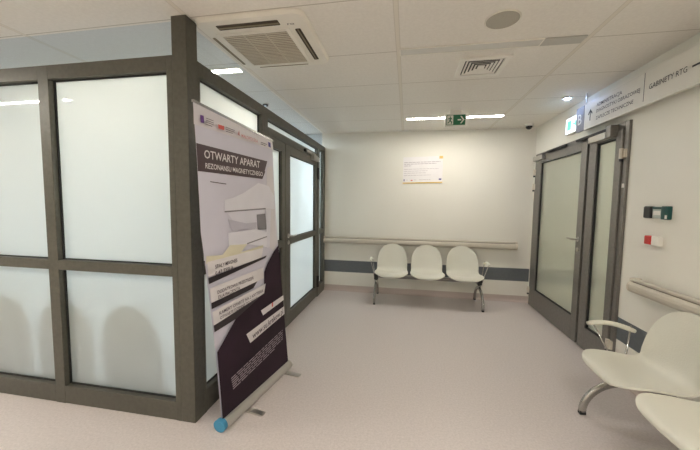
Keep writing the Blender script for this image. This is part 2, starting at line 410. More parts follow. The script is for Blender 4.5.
# ================================================================== RIGHT-HAND DOUBLE DOOR
d2 = thing('door_2', None, None, (XR+.04, 3.92, 0)); d2['kind'] = 'structure'
d2['label'] = 'taupe-framed frosted glass double door under the direction sign'
DX0, DX1 = XR-.030, XR+.06
part('door_frame', lambda bm: [add_box(bm, DX0+.01, XR+.095, 4.805, 4.863, .0, 2.153, .003), add_box(bm, DX0+.01, XR+.095, 2.972, 3.022, .0, 2.153, .003),
     add_box(bm, DX0+.01, XR+.095, 3.022, 4.805, 2.098, 2.153, .003)], M['frame_door'], d2)
def rleaf(y0, y1, gy0, gy1, z0, gz0, gz1, z1, dx=0.):
    X0, X1 = DX0-.004+dx, XR+.035+dx
    lf = part('door_leaf', lambda bm: [add_box(bm, X0, X1, y0, gy0, z0, z1, .003), add_box(bm, X0, X1, gy1, y1, z0, z1, .003),
        add_box(bm, X0, X1, gy0, gy1, z0, gz0), add_box(bm, X0, X1, gy0, gy1, gz1, z1)], M['frame_door'], d2)
    part('glass_pane', lambda bm: add_box(bm, X0+.027, X0+.035, gy0+.001, gy1-.001, gz0+.001, gz1-.001), M['glass_r'], lf)
    part('gasket', lambda bm: add_frame(bm, 'x', gy0+.0005, gy1-.0005, gz0+.0005, gz1-.0005, X0+.008, X0+.026, .014, .014, .012, .012), M['frame_dark'], lf)
    return lf
ra = rleaf(3.545, 4.802, 3.652, 4.640, .012, .262, 2.012, 2.094)
rb = rleaf(3.026, 3.505, 3.105, 3.385, .012, .235, 2.030, 2.094)
part('meeting_gap', lambda bm: add_box(bm, XR-.01, XR+.03, 3.506, 3.544, .012, 2.094), M['frame_dark'], d2)  # black filler strip: the dark gap between the leaves put in as colour
part('door_handle', lambda bm: lever(bm, DX0-.005, 3.600, 1.095, -1, 1), M['steel'], ra)
part('key_rose', lambda bm: add_disc(bm, (DX0-.008, 3.600, .985), (1, 0, 0), .022, .008, 20), M['steel'], ra)
part('door_closer', lambda bm: add_box(bm, DX0-.055, DX0-.005, 4.50, 4.79, 2.045, 2.105, .006), M['steel'], d2)
part('closer_rail', lambda bm: [add_box(bm, DX0-.030, DX0-.005, 3.95, 4.42, 2.112, 2.136, .003), add_tube(bm, [(DX0-.045, 4.53, 2.11), (DX0-.022, 4.15, 2.125)], .007, 8)], M['frame_dark'], d2)
part('door_closer', lambda bm: add_box(bm, DX0-.060, DX0-.005, 3.170, 3.430, 2.040, 2.100, .006), M['steel'], d2)
part('closer_bracket', lambda bm: add_box(bm, DX0-.055, DX0+.008, 3.10, 3.168, 2.045, 2.145, .004), M['frame_door'], d2)
part('closer_rail', lambda bm: [add_box(bm, DX0-.030, DX0-.005, 3.17, 3.72, 2.112, 2.136, .003)], M['frame_dark'], d2)
for y, zs in ((4.832, (1.90, 1.70, .22)), (3.010, (1.885, .24))):
    for z in zs:
        part('hinge', lambda bm: [add_disc(bm, (DX0-.012, y, z), (0, 0, 1), .016, .085, 16), add_box(bm, DX0-.006, DX0+.012, y-.035, y+.045, z-.036, z+.036, .003)], M['rail_cap'], d2)
        part('hinge_pin', lambda bm: add_disc(bm, (DX0-.012, y, z-.055), (0, 0, 1), .013, .022, 14), M['black'], d2)

part('door_tag', lambda bm: add_box(bm, DX0+.0085, DX0+.0098, 2.985, 3.012, 1.60, 1.635), M['white_plastic'], rb, 'small white sticker')

# ================================================================== HANDRAILS
def rail_profile():
    # (out from wall, z): grip bar above, hollow bumper below
    pr = [(.028, -.102), (.058, -.102), (.076, -.094), (.086, -.078), (.088, -.058), (.084, -.038), (.074, -.024), (.062, -.018), (.064, -.013), (.070, -.006), (.068, .004), (.060, .010), (.040, .010), (.028, .004)]
    return pr
def handrail(label, fn, t0, t1, zt, loc, brackets):
    r = thing('handrail', label, 'handrail', loc)
    part('rail', lambda bm: add_prism(bm, [(a, b+zt) for a, b in rail_profile()], fn, t0, t1), M['rail'], r)
    part('groove', lambda bm: add_prism(bm, [(.058, zt-.019), (.0675, zt-.0195), (.0665, zt-.0125), (.058, zt-.013)], fn, t0+.01, t1-.01), M['rail_slot'], r, 'dark groove under the grip')
    for e0, e1 in ((t0-.022, t0-.0005), (t1+.0005, t1+.022)):
        if e0 < YS: continue
        part('end_cap', lambda bm: add_prism(bm, [(0.0, -.10+zt)]+[(a*1.02, b+zt) for a, b in rail_profile()[1:-2]]+[(0.0, .010+zt)], fn, e0, e1), M['rail_cap'], r)
    for t in brackets:
        part('bracket', lambda bm: add_prism(bm, [(0, zt-.085), (.030, zt-.085), (.030, zt-.015), (0, zt-.015)], fn, t-.03, t+.03), M['rail_cap'], r)
    return r
handrail('long beige handrail on the back wall above the bench', lambda a, b, t: (t, YB-a, b), -1.295, 1.575, .890, (.14, YB, .79), (-1.0, -.2, .6, 1.4))
handrail('beige handrail on the right wall behind the near bench', lambda a, b, t: (XR-a, t, b), -1.4, 2.735, .880, (XR, .7, .77), (-1.2, -.2, .8, 1.8, 2.5))

# ================================================================== BENCHES
def seat_shell():
    prof = [(-.315, .405), (-.322, .420), (-.312, .434), (-.28, .442), (-.22, .444), (-.14, .440), (-.06, .431), (-.01, .428), (.030, .434), (.060, .452), (.082, .482), (.098, .525), (.112, .580), (.126, .645), (.140, .71), (.152, .77), (.160, .825)]
    # arc length
    L = [0]
    for i in range(1, len(prof)): L.append(L[-1]+math.dist(prof[i], prof[i-1]))
    T = L[-1]; NU, NV = 44, 24
    def P(s):
        s = s*T
        for i in range(1, len(prof)):
            if s <= L[i]+1e-9:
                k = (s-L[i-1])/(L[i]-L[i-1]); a, b = prof[i-1], prof[i]
                return (a[0]+(b[0]-a[0])*k, a[1]+(b[1]-a[1])*k)
        return prof[-1]
    def halfw(s):
        w = .236
        w -= .012*math.exp(-((s-.50)/.12)**2)                    # waist where seat meets back
        if s > .50: w -= .014*min(1, (s-.50)/.25)
        if s < .17: w *= (1-(1-s/.17)**3.0)**.36*.999+.001
        if s > .68:
            k = (s-.68)/.32; w *= max(0.001, (1-k**2.5))**.48
        return max(w, .012)
    bm = bmesh.new(); G = []
    for i in range(NU+1):
        s = i/NU; s = .5-.5*math.cos(PI*s) if True else s
        y, z = P(s); w = halfw(s); row = []
        for j in range(NV+1):
            t = -1+2*j/NV; t = math.sin(t*PI/2)
            x = w*t
            e = (abs(x)/.236)**3
            dz = .020*e*(1 if s < .5 else 0); dy = -.045*e*(0 if s < .45 else min(1, (s-.45)/.15))
            dz += -.012*(1-min(1, abs(x)/.2)**2)*(1 if .12 < s < .42 else 0)*math.sin(PI*min(1, max(0, (s-.12)/.30)))
            row.append(bm.verts.new((x, y+dy, z+dz)))
        G.append(row)
    for i in range(NU):
        for j in range(NV):
            f = bm.faces.new((G[i][j], G[i][j+1], G[i+1][j+1], G[i+1][j])); f.smooth = True
    bmesh.ops.remove_doubles(bm, verts=bm.verts[:], dist=.0004)
    return bm
SEATX = (-.505, 0.0, .505)
def make_bench(label):
    r = thing('waiting_bench', label, 'bench', (0, 0, 0))
    for i, x in enumerate(SEATX):
        bm = seat_shell(); bmesh.ops.translate(bm, verts=bm.verts[:], vec=(x, 0, 0))
        bmesh.ops.recalc_face_normals(bm, faces=bm.faces[:])
        me = bpy.data.meshes.new('seat_shell'); bm.to_mesh(me); bm.free(); me.materials.append(M['seat'])
        o = bpy.data.objects.new('seat_shell', me); COL.objects.link(o); o.parent = r
        s = o.modifiers.new('thickness', 'SOLIDIFY'); s.thickness = .013; s.offset = 0
        s = o.modifiers.new('round', 'SUBSURF'); s.levels = 1; s.render_levels = 1
        pl = part('seat_bracket', lambda bm: [add_box(bm, x-.07, x+.07, -.13, .05, .392, .418, .004), add_box(bm, x-.012, x+.012, -.10, .03, .375, .393)], M['beam'], r)
    part('beam', lambda bm: add_box(bm, -.755, .755, -.032, .032, .330, .372, .004), M['beam'], r)
    for sx in (-1, 1):
        x = sx*.735
        part('beam_clamp', lambda bm: add_box(bm, x-.030, x+.030, -.040, .040, .300, .392, .006), M['black'], r)
        def leg(bm, sgn):
            pts = []; N = 14
            for k in range(N+1):
                a = k/N*PI/2
                pts.append((x, sgn*.268*math.sin(a), .018+.232*math.cos(a)))
            
            add_tube(bm, pts, [.0185]*len(pts), 14, flat=1.35, up=Vector((0, 1, 0)) if False else Vector((1, 0, 0)))
        part('leg_stub', lambda bm: add_tube(bm, [(x, 0, .235), (x, 0, .302)], .021, 14), M['chrome'], r)
        part('leg', lambda bm: leg(bm, -1), M['chrome'], r)
        part('leg', lambda bm: leg(bm, 1), M['chrome'], r)
        for sgn in (-1, 1):
            part('foot_pad', lambda bm: add_box(bm, x-.016, x+.016, sgn*.268-.020, sgn*.268+.020, 0, .018, .003), M['black'], r)
        ax = sx*.80
        arm = part('armrest', lambda bm: add_tube(bm, [(ax, -.240+.295*k/12, .612+.034*math.sin(PI*(.12+.88*k/12))-.02*(k/12)) for k in range(13)], [.012]+[.0165]*11+[.013], 12, flat=1.0, up=Vector((1, 0, 0))), M['seat'], r)
        for ya, yb in ((-.205, -.085), (.030, -.020)):
            part('armrest_rod', lambda bm: add_tube(bm, [(ax, ya, .630), (ax-sx*.035, ya*.15+yb*.85, .42), (x+sx*.020, yb, .352)], .0055, 8, up=Vector((1, 0, 0))), M['chrome'], arm)
    return r
def copy_tree(o, parent=None):
    c = o.copy(); COL.objects.link(c); c.parent = parent
    for ch in list(o.children): copy_tree(ch, c)
    return c
bench = make_bench('three-seat cream plastic bench on chrome legs against the back wall')
b2 = copy_tree(bench); b2['label'] = 'near cream plastic bench cut by the right edge of the photo, beside the right door'
b3 = copy_tree(bench); b3['label'] = 'bench seen only as blurred round-backed shapes behind the lower frosted panes on the left'
for b, loc, rz in ((bench, (.305, 4.625, 0), 0), (b2, (1.503, 1.595, 0), -PI/2), (b3, (-2.39, 2.112, 0), PI)):
    b.location = loc; b.rotation_euler = (0, 0, rz)
    b['group'] = 'cream plastic waiting benches'

# ================================================================== ROLL-UP BANNER
BANNER = {
 'sheet': [(-0.169, 1.982), (0.57, 1.909), (0.606, 1.461), (0.687, 0.722), (0.778, 0.071), (-0.005, 0.077), (-0.043, 0.531), (-0.081, 0.848), (-0.111, 1.098), (-0.135, 1.267), (-0.141, 1.453), (-0.155, 1.763)],
 'header': [(-0.169, 1.977), (0.57, 1.901), (0.583, 1.843), (-0.169, 1.861)],
 'title_band': [(-0.157, 1.763), (0.502, 1.747), (0.471, 1.676), (0.475, 1.666), (0.44, 1.612), (-0.15, 1.612)],
 'gantry_top': [(0.049, 1.387), (0.05, 1.455), (0.121, 1.468), (0.228, 1.503), (0.392, 1.58), (0.514, 1.565), (0.586, 1.492), (0.592, 1.391), (0.474, 1.396)],
 'gantry_line': [(0.049, 1.387), (0.474, 1.4), (0.474, 1.391), (0.048, 1.379)],
 'gantry_low': [(0.066, 1.378), (0.474, 1.389), (0.435, 1.298), (0.245, 1.295), (0.118, 1.328)],
 'grey_box': [(0.365, 1.355), (0.467, 1.359), (0.484, 1.242), (0.375, 1.244)],
 'bed': [(0.071, 1.249), (0.352, 1.253), (0.484, 1.22), (0.483, 1.106), (0.263, 1.156), (0.078, 1.166)],
 'bed_line': [(0.252, 1.164), (0.484, 1.19), (0.484, 1.182), (0.252, 1.155)],
 'cream': [(-0.11, 1.132), (0.017, 1.118), (0.087, 1.171), (0.252, 1.157), (0.19, 1.111), (0.433, 1.128), (0.433, 1.106), (-0.111, 1.086)],
 'strip1': [(-0.108, 1.097), (0.43, 1.109), (0.408, 1.04), (-0.1, 1.008)],
 'black1': [(-0.099, 1.001), (0.476, 1.044), (0.456, 1.027), (0.188, 0.997), (-0.095, 0.965)],
 'strip2': [(-0.094, 0.939), (0.421, 0.962), (0.435, 0.88), (-0.082, 0.851)],
 'black2': [(-0.081, 0.848), (0.358, 0.876), (0.312, 0.836), (0.107, 0.823), (-0.079, 0.811)],
 'strip3': [(-0.077, 0.793), (0.454, 0.835), (0.434, 0.766), (-0.067, 0.709)],
 'black3': [(-0.066, 0.706), (0.428, 0.764), (0.13, 0.679), (-0.061, 0.664)],
 'plum': [(0.637, 1.102), (0.575, 1.063), (0.481, 0.977), (0.443, 0.924), (0.437, 0.766), (0.13, 0.681), (-0.04, 0.53), (-0.005, 0.077), (0.778, 0.071), (0.687, 0.722)],
 'whitebar': [(0.393, 0.648), (0.697, 0.677), (0.702, 0.636), (0.418, 0.603)],
 'wwwbar': [(0.225, 0.536), (0.706, 0.581), (0.713, 0.515), (0.266, 0.457)],
 't_otwarty': [(-0.119, 1.687), (0.388, 1.686)],
 't_otwarty_h': [(-0.119, 1.687), (-0.119, 1.734)],
 't_rez': [(-0.112, 1.631), (0.422, 1.63)],
 't_rez_h': [(-0.112, 1.631), (-0.113, 1.663)],
 't_s1': [(-0.053, 1.048), (0.14, 1.056)],
 't_s1b': [(-0.053, 1.009), (0.102, 1.016)],
 's1h': [(-0.053, 1.048), (-0.054, 1.071)],
 't_s2': [(-0.039, 0.891), (0.302, 0.903)],
 't_s2b': [(-0.034, 0.86), (0.163, 0.869)],
 't_s3': [(-0.026, 0.759), (0.416, 0.783)],
 't_s3b': [(-0.021, 0.728), (0.344, 0.747)],
 's3h': [(-0.026, 0.759), (-0.027, 0.782)],
 't_www': [(0.289, 0.476), (0.69, 0.527)],
 'wwwh': [(0.289, 0.476), (0.276, 0.511)],
 't_small': [(0.065, 0.311), (0.674, 0.393)],
 't_small_e': [(0.082, 0.232), (0.681, 0.3)],
 'redglyph': [(0.526, 0.665), (0.543, 0.666), (0.543, 0.633), (0.525, 0.632)],
 'logo_purple': [(-0.137, 1.917), (-0.114, 1.918), (-0.111, 1.878), (-0.136, 1.877)],
 'logo_ptext': [(-0.102, 1.91), (-0.043, 1.908), (-0.103, 1.877), (-0.044, 1.874)],
 'logo_red': [(-0.005, 1.897), (0.044, 1.897), (0.043, 1.873), (-0.004, 1.874)],
 'logo_rtext': [(0.052, 1.896), (0.131, 1.892), (0.052, 1.872), (0.13, 1.87)],
 't_malo': [(0.196, 1.863), (0.368, 1.857)],
 't_maloh': [(0.196, 1.864), (0.196, 1.885)],
 'logo_m': [(0.161, 1.873), (0.177, 1.902), (0.182, 1.868)],
 't_ue': [(0.402, 1.87), (0.474, 1.867)],
 'flag': [(0.493, 1.887), (0.522, 1.885), (0.526, 1.85), (0.497, 1.853)],
}

BA = Vector((-1.117, 1.701, 0)); BU = Vector((.127, .768, 0)).normalized(); BN = Vector((BU.y, -BU.x, 0))
def bp(a, b, t): return BA+BU*a+BN*t+Vector((0, 0, b))
bn = thing('roll_up_banner', 'tall leaning roll-up banner in lavender and plum standing before the left partition', 'banner stand', tuple(BA+BU*.39))
def bpart(name, key, mat, t, parent=None, label=None):
    poly = BANNER[key] if isinstance(key, str) else key
    return part(name, lambda bm: add_prism(bm, poly, bp, t, t+.0006), M[mat], parent or bn, label)
sheet = part('printed_sheet', lambda bm: add_prism(bm, BANNER['sheet'], bp, -.001, .0), M['b_lav'], bn)
k = 0
for name, key, mat in (('printed_panel', [(.497, 1.70), (.572, 1.72), (.600, 1.46), (.634, 1.12), (.585, 1.06), (.490, 1.12)], 'b_head'), ('printed_wall_line', [(-.06, 1.562), (.07, 1.556), (.07, 1.551), (-.06, 1.557)], 'b_inkg'), ('printed_header', 'header', 'b_head'), ('title_band', 'title_band', 'b_brown'), ('printed_scanner', 'gantry_low', 'b_machine_b'), ('printed_scanner', 'gantry_top', 'b_machine'),
    ('printed_shadow', 'gantry_line', 'b_grey'), ('printed_control_box', 'grey_box', 'b_grey'), ('printed_bore', [(.075, 1.335), (.245, 1.300), (.360, 1.300), (.360, 1.262), (.110, 1.256)], 'b_bore'), ('printed_pillar', [(.474, 1.39), (.540, 1.39), (.520, 1.10), (.486, 1.10)], 'b_machine_b'), ('printed_bed', 'bed', 'b_machine'), ('printed_shadow', 'bed_line', 'b_grey'),
    ('printed_blanket', 'cream', 'b_cream'), ('plum_field', 'plum', 'b_plum'), ('black_band', 'black1', 'b_black'), ('black_band', 'black2', 'b_black'), ('black_band', 'black3', 'b_black'),
    ('text_strip', 'strip1', 'b_white'), ('text_strip', 'strip2', 'b_white'), ('text_strip', 'strip3', 'b_white'), ('text_strip', 'whitebar', 'b_white'), ('address_strip', 'wwwbar', 'b_white'),
    ('logo', 'logo_purple', 'b_purple'), ('logo', 'logo_red', 'b_red'), ('logo', 'logo_m', 'b_redsoft'), ('flag_emblem', 'flag', 'navy'), ('logo', 'redglyph', 'b_red')):
    bpart(name, key, mat, .0008+.0007*k, sheet); k += 1
TT = .0008+.0007*k
def btext(body, key, height, mat, name='lettering', p=None):
    p0, p1 = p or BANNER[key]
    def build(bm): merge(bm, text_mesh(body, p0, p1, height, bp, TT))
    part(name, build, M[mat], sheet)
btext('OTWARTY APARAT', 't_otwarty', .046, 'b_text'); btext('REZONANSU MAGNETYCZNEGO', 't_rez', .030, 'b_text')
btext('STAŁY MAGNES', 't_s1', .023, 'b_inkg'); btext('0,47 TESLA', 't_s1b', .023, 'b_inkg')
btext('DODATKOWA PRZESTRZEŃ', 't_s2', .021, 'b_inkg'); btext('DLA PACJENTA', 't_s2b', .020, 'b_inkg')
btext('KAMERY OPARTE NA 2 KRYTERIA', 't_s3', .021, 'b_inkg'); btext('OTWARTE DZIENNIE DO 250 KG', 't_s3b', .020, 'b_inkg')
btext('www.su.krakow.pl', 't_www', .046, 'b_inkg'); btext('MAŁOPOLSKA', 't_malo', .022, 'b_redsoft')
def bars(quad, n, seed, mat='b_text_s', fill=.55, parent=None):
    """lines of print too small to read: rows of word-long strokes between top line quad[0]-quad[1] and bottom line quad[2]-quad[3]"""
    rnd = random.Random(seed)
    def build(bm):
        (ax, ay), (bx_, by), (cx, cy), (dx, dy) = quad
        for i in range(n):
            f = i/max(1, n-1); p0 = (ax+(cx-ax)*f, ay+(cy-ay)*f); p1 = (bx_+(dx-bx_)*f, by+(dy-by)*f)
            hgt = abs(ay-cy)/max(1, n-1)*fill if n > 1 else .008
            s = 0.0; end = 1.0 if i < n-1 else .8
            while s < end:
                e = min(end, s+rnd.uniform(.05, .13))
                q = lambda u, o: (p0[0]+(p1[0]-p0[0])*u, p0[1]+(p1[1]-p0[1])*u-o)
                add_prism(bm, [q(s, 0), q(e, 0), q(e, hgt), q(s, hgt)], bp, TT, TT+.0005)
                s = e+.018
    part('small_print', build, M[mat], sheet)
sm, se = BANNER['t_small'], BANNER['t_small_e']; bars([sm[0], sm[1], se[0], se[1]], 6, 3, fill=.42)
lp = BANNER['logo_ptext']; bars(lp, 4, 4, 'b_inkg', .3); lr = BANNER['logo_rtext']; bars(lr, 3, 5, 'b_inkg', .3)
ue = BANNER['t_ue']; bars([ue[0], ue[1], (ue[0][0], ue[0][1]-.012), (ue[1][0], ue[1][1]-.012)], 2, 6, 'b_inkg', .4)
# top clamp bar, pole behind, cassette and feet
S0, S1 = BANNER['sheet'][0], BANNER['sheet'][1]
part('top_bar', lambda bm: add_prism(bm, [(S0[0]-.003, S0[1]-.006), (S1[0]+.003, S1[1]-.006), (S1[0]+.003, S1[1]+.009), (S0[0]-.003, S0[1]+.009)], bp, -.008, .006), M['chrome'], bn)
part('support_pole', lambda bm: add_tube(bm, [bp(.385, .05, -.022), bp(.20, 1.93, -.016)], .008, 10), M['alu'], bn)
def cassette_prof(): return [(-.032, .0118), (.032, .0118), (.040, .03), (.038, .050), (.025, .070), (.004, .077), (.004, .066), (-.006, .066), (-.006, .077), (-.025, .070), (-.038, .050), (-.040, .03)]
part('cassette', lambda bm: add_prism(bm, cassette_prof(), lambda a, b, t: bp(t, b, a), .003, .785), M['alu'], bn)
def cap_prof(): 
    return [(.044*math.cos(q*PI/10), .042+.039*math.sin(q*PI/10)) for q in range(20)]
for t0, t1, cm in ((-.026, .0025, 'blue_cap'), (.7855, .794, 'alu')):
    part('end_cap', lambda bm: add_prism(bm, cap_prof(), lambda a, b, t: bp(t, b, a), t0, t1), M[cm], bn, 'blue end cap' if cm == 'blue_cap' else None)
for s in (.21, .715):
    part('foot', lambda bm: add_prism(bm, [(-.10, 0), (.150, 0), (.162, .004), (.162, .010), (.150, .0115), (-.10, .0115)], lambda a, b, t: bp(s+t, b, a), -.020, .020), M['steel'], bn)

# ================================================================== BACK WALL NOTICE
nt_ = thing('information_plaque', 'white printed notice with a yellow lower edge on the back wall above the bench', 'notice', (.22, YB-.004, 1.75))
def wp_(a, b, t): return (a, YB-t, b)
part('plaque_board', lambda bm: add_prism(bm, [(-.075, 1.748), (.515, 1.762), (.515, 2.165), (-.075, 2.150)], wp_, 0, .012), M['paper'], nt_)
def nprint(name, poly, mat): return part(name, lambda bm: add_prism(bm, poly, wp_, .0121, .0130), M[mat], nt_)
nprint('yellow_band', [(-.075, 1.748), (.515, 1.762), (.515, 1.779), (-.075, 1.765)], 'yellow')
nprint('yellow_patch', [(.462, 2.125), (.515, 2.126), (.515, 2.165), (.462, 2.164)], 'yellow')
def nbars(name, x0, x1, z, h, seed, mat='ink_soft'):
    rnd = random.Random(seed)
    def build(bm):
        x = x0
        while x < x1:
            e = min(x1, x+rnd.uniform(.025, .06)); sl = .0237
            add_prism(bm, [(x, z+sl*x), (e, z+sl*e), (e, z+h+sl*e), (x, z+h+sl*x)], wp_, .0121, .0128); x = e+.008
    part(name, build, M[mat], nt_)
for i, (x1, z, h) in enumerate(((.48, 2.066, .010), (.42, 2.040, .010), (.05, 2.014, .010), (.46, 1.965, .006), (.30, 1.935, .006), (.27, 1.905, .006), (.34, 1.870, .006))):
    nbars('print_line', -.058, x1, z, h, i+20, 'ink_soft')
nbars('print_line', .17, .34, 1.800, .006, 40); nbars('print_line', .09, .13, 1.80, .006, 41); nbars('print_line', -.03, .0, 1.80, .006, 42)
nprint('logo', [(-.063, 1.787), (-.048, 1.787), (-.048, 1.815), (-.063, 1.815)], 'navy'); nprint('logo', [(.045, 1.79), (.073, 1.79), (.073, 1.806), (.045, 1.806)], 'b_red')
nprint('flag_emblem', [(.462, 1.805), (.50, 1.806), (.50, 1.828), (.462, 1.827)], 'navy')

# ================================================================== DIRECTION SIGN
SX = 1.70
sg = thing('direction_sign', 'long pale hanging sign reading GABINETY RTG along the right wall below the ceiling', 'sign', (SX+.012, 2.6, 2.187))
def sp_(a, b, t): return (SX-t, a, b)           # a = y (decreasing to the right in the photo)
Z0, Z1 = 2.187, 2.432
part('sign_panel', lambda bm: add_box(bm, SX, SX+.025, 1.30, 3.508, Z0, Z1, .002), M['sign_white'], sg)
part('letter_panel', lambda bm: add_box(bm, SX-.001, SX+.025, 3.512, 3.657, Z0+.006, Z1+.002, .002), M['sign_grey'], sg, 'grey end panel with the letter B')
for y in (3.51, 2.05, 1.4):
    part('hanger', lambda bm: add_box(bm, SX+.008, SX+.016, y-.006, y+.006, Z1-.0, H-.001), M['steel'], sg)
def stext(body, p0, p1, h, mat='ink'):
    def build(bm): merge(bm, text_mesh(body, p0, p1, h, sp_, .0018, .003))
    part('lettering', build, M[mat], sg)
stext('B', (3.620, 2.262), (3.552, 2.262), .105, 'sign_white')
stext('ADMINISTRACJA', (3.305, 2.357), (2.960, 2.357), .030); stext('DIAGNOSTYKI OBRAZOWEJ', (3.305, 2.304), (2.755, 2.304), .030); stext('ZAPLECZE TECHNICZNE', (3.305, 2.240), (2.820, 2.240), .030)
stext('GABINETY RTG', (2.665, 2.289), (2.352, 2.289), .036)
def sshape(name, polys):
    part(name, lambda bm: [add_prism(bm, q, sp_, .0012, .002) for q in polys], M['ink'], sg)
sshape('arrow', [[(3.409, 2.258), (3.397, 2.258), (3.397, 2.355), (3.409, 2.355)], [(3.403, 2.366), (3.440, 2.322), (3.431, 2.314), (3.403, 2.347)], [(3.403, 2.366), (3.366, 2.322), (3.375, 2.314), (3.403, 2.347)]])
sshape('divider', [[(2.716, 2.218), (2.712, 2.218), (2.712, 2.425), (2.716, 2.425)]])
sshape('arrow', [[(2.318, 2.300), (2.19, 2.300), (2.19, 2.312), (2.318, 2.312)], [(2.175, 2.306), (2.215, 2.338), (2.223, 2.329), (2.193, 2.306)], [(2.175, 2.306), (2.215, 2.274), (2.223, 2.283), (2.193, 2.306)]])

# ================================================================== EXIT SIGNS
ex = thing('exit_sign', 'green exit sign box with a white arrow hanging from the ceiling', 'exit sign', (.54, 3.92, 2.365))
part('sign_case', lambda bm: add_box(bm, .418, .660, 3.905, 3.955, 2.357, 2.508, .004), M['white_plastic'], ex)
part('mount', lambda bm: add_box(bm, .470, .610, 3.915, 3.945, 2.508, H-.001, .002), M['white_plastic'], ex)
def ep(a, b, t): return (a, 3.905-t, b)
def epart(name, polys, mat, t): part(name, lambda bm: [add_prism(bm, q, ep, t, t+.0008) for q in polys], M[mat], ex)
epart('sign_face', [[(.433, 2.373), (.645, 2.373), (.645, 2.492), (.433, 2.492)]], 'green_sign', .0005)
epart('arrow', [[(.560, 2.425), (.600, 2.425), (.600, 2.441), (.560, 2.441)], [(.588, 2.475), (.604, 2.475), (.636, 2.433), (.604, 2.391), (.588, 2.391), (.617, 2.433)]], 'white_plastic', .0015)
epart('doorway', [[(.440, 2.380), (.510, 2.380), (.510, 2.486), (.440, 2.486)]], 'white_plastic', .0015)
epart('running_figure', [[(.470, 2.472), (.484, 2.472), (.484, 2.460), (.470, 2.460)], [(.452, 2.452), (.488, 2.458), (.500, 2.440), (.494, 2.436), (.484, 2.448), (.482, 2.425), (.498, 2.412), (.492, 2.386), (.484, 2.386), (.486, 2.408), (.470, 2.418), (.462, 2.398), (.446, 2.394), (.446, 2.402), (.456, 2.406), (.468, 2.432), (.468, 2.446), (.456, 2.440)]], 'green_sign', .0025)

M['lit_sign'] = emit('lit_sign_face', (.80, .95, 1.0), .5)
M['lit_green'] = emit('lit_sign_green', (.15, .70, .45), .25)
e2 = thing('exit_sign', 'glowing white exit sign box on the right wall beside the grey letter B panel', 'exit sign', (XR-.03, 3.80, 2.30))
part('sign_case', lambda bm: add_box(bm, XR-.045, XR-.001, 3.70, 3.985, 2.235, 2.415, .004), M['white_plastic'], e2)
part('lit_face', lambda bm: add_box(bm, XR-.050, XR-.0455, 3.71, 3.975, 2.245, 2.405), M['lit_sign'], e2)
part('running_figure', lambda bm: [add_box(bm, XR-.052, XR-.0505, 3.86, 3.94, 2.275, 2.375), ], M['lit_green'], e2)
part('arrow', lambda bm: [add_prism(bm, [(3.82, 2.315), (3.78, 2.315), (3.78, 2.285), (3.735, 2.325), (3.78, 2.365), (3.78, 2.335), (3.82, 2.335)], lambda a, b, t: (XR-t, a, b), .0505, .052)], M['lit_green'], e2)
M['lit_led'] = emit('lit_led', (.40, .58, 1.0), 110.0)
el = thing('emergency_light', 'tiny lit emergency lamp in the ceiling above the letter B panel', 'ceiling light', (1.59, 3.62, H-.02))
part('housing', lambda bm: add_box(bm, 1.545, 1.635, 3.59, 3.65, H-.014, H-.0005, .004), M['white_plastic'], el)
part('lens', lambda bm: add_box(bm, 1.565, 1.610, 3.612, 3.632, H-.019, H-.0145), M['lit_led'], el)

# ================================================================== RIGHT WALL DEVICES
cp = thing('access_control_unit', 'dark access reader and green release box on the right wall above the red call point', 'access control', (XR-.02, 2.58, 1.36))
part('card_reader', lambda bm: add_box(bm, XR-.042, XR, 2.645, 2.716, 1.360, 1.448, .010, 3), M['black'], cp)
part('display', lambda bm: add_box(bm, XR-.030, XR, 2.556, 2.642, 1.362, 1.446, .005), M['display'], cp)
part('display_label', lambda bm: [add_box(bm, XR-.032, XR-.0305, 2.566, 2.628, 1.385, 1.415)], M['white_plastic'], cp)
part('display_rim', lambda bm: add_box(bm, XR-.0335, XR-.0305, 2.560, 2.638, 1.428, 1.443), M['green_dark'], cp)
part('release_box', lambda bm: add_box(bm, XR-.038, XR, 2.504, 2.555, 1.356, 1.450, .006), M['green_dark'], cp)
part('release_label', lambda bm: add_box(bm, XR-.0395, XR-.0382, 2.496, 2.514, 1.362, 1.388), M['white_plastic'], cp)
al = thing('call_point', 'small red and white call point on the right wall above the handrail', 'call point', (XR-.02, 2.60, 1.166))
part('red_button', lambda bm: add_box(bm, XR-.036, XR, 2.632, 2.694, 1.166, 1.230, .006), M['red'], al)
part('white_base', lambda bm: add_box(bm, XR-.032, XR, 2.560, 2.631, 1.163, 1.234, .006), M['white_plastic'], al)

# ================================================================== CEILING DEVICES
ac = thing('ceiling_air_conditioner', 'square white cassette air conditioner in the ceiling beside the corner post', 'air conditioner', (-.965, 2.09, H-.03))
def rrect(x0, x1, y0, y1, r, n=6):
    P = []
    for cx, cy, a0 in ((x1-r, y1-r, 0), (x0+r, y1-r, PI/2), (x0+r, y0+r, PI), (x1-r, y0+r, 3*PI/2)):
        for k in range(n+1): P.append((cx+r*math.cos(a0+k/n*PI/2), cy+r*math.sin(a0+k/n*PI/2)))
    return P
AX0, AX1, AY0, AY1 = -1.318, -.612, 1.758, 2.448
def acp(a, b, t): return (a, b, t)
def casing(bm):
    A = rrect(AX0, AX1, AY0, AY1, .07); B = rrect(AX0+.012, AX1-.012, AY0+.012, AY1-.012, .062); n = len(A)
    ra_ = [[bm.verts.new((x, y, z)) for x, y in P] for P, z in ((A, H-.001), (A, H-.012), (B, H-.026))]
    for i in range(2):
        for k_ in range(n): bm.faces.new((ra_[i][k_], ra_[i][(k_+1) % n], ra_[i+1][(k_+1) % n], ra_[i+1][k_]))
    bm.faces.new(ra_[0]); bm.faces.new(ra_[2][::-1])
part('casing', casing, M['ac'], ac)
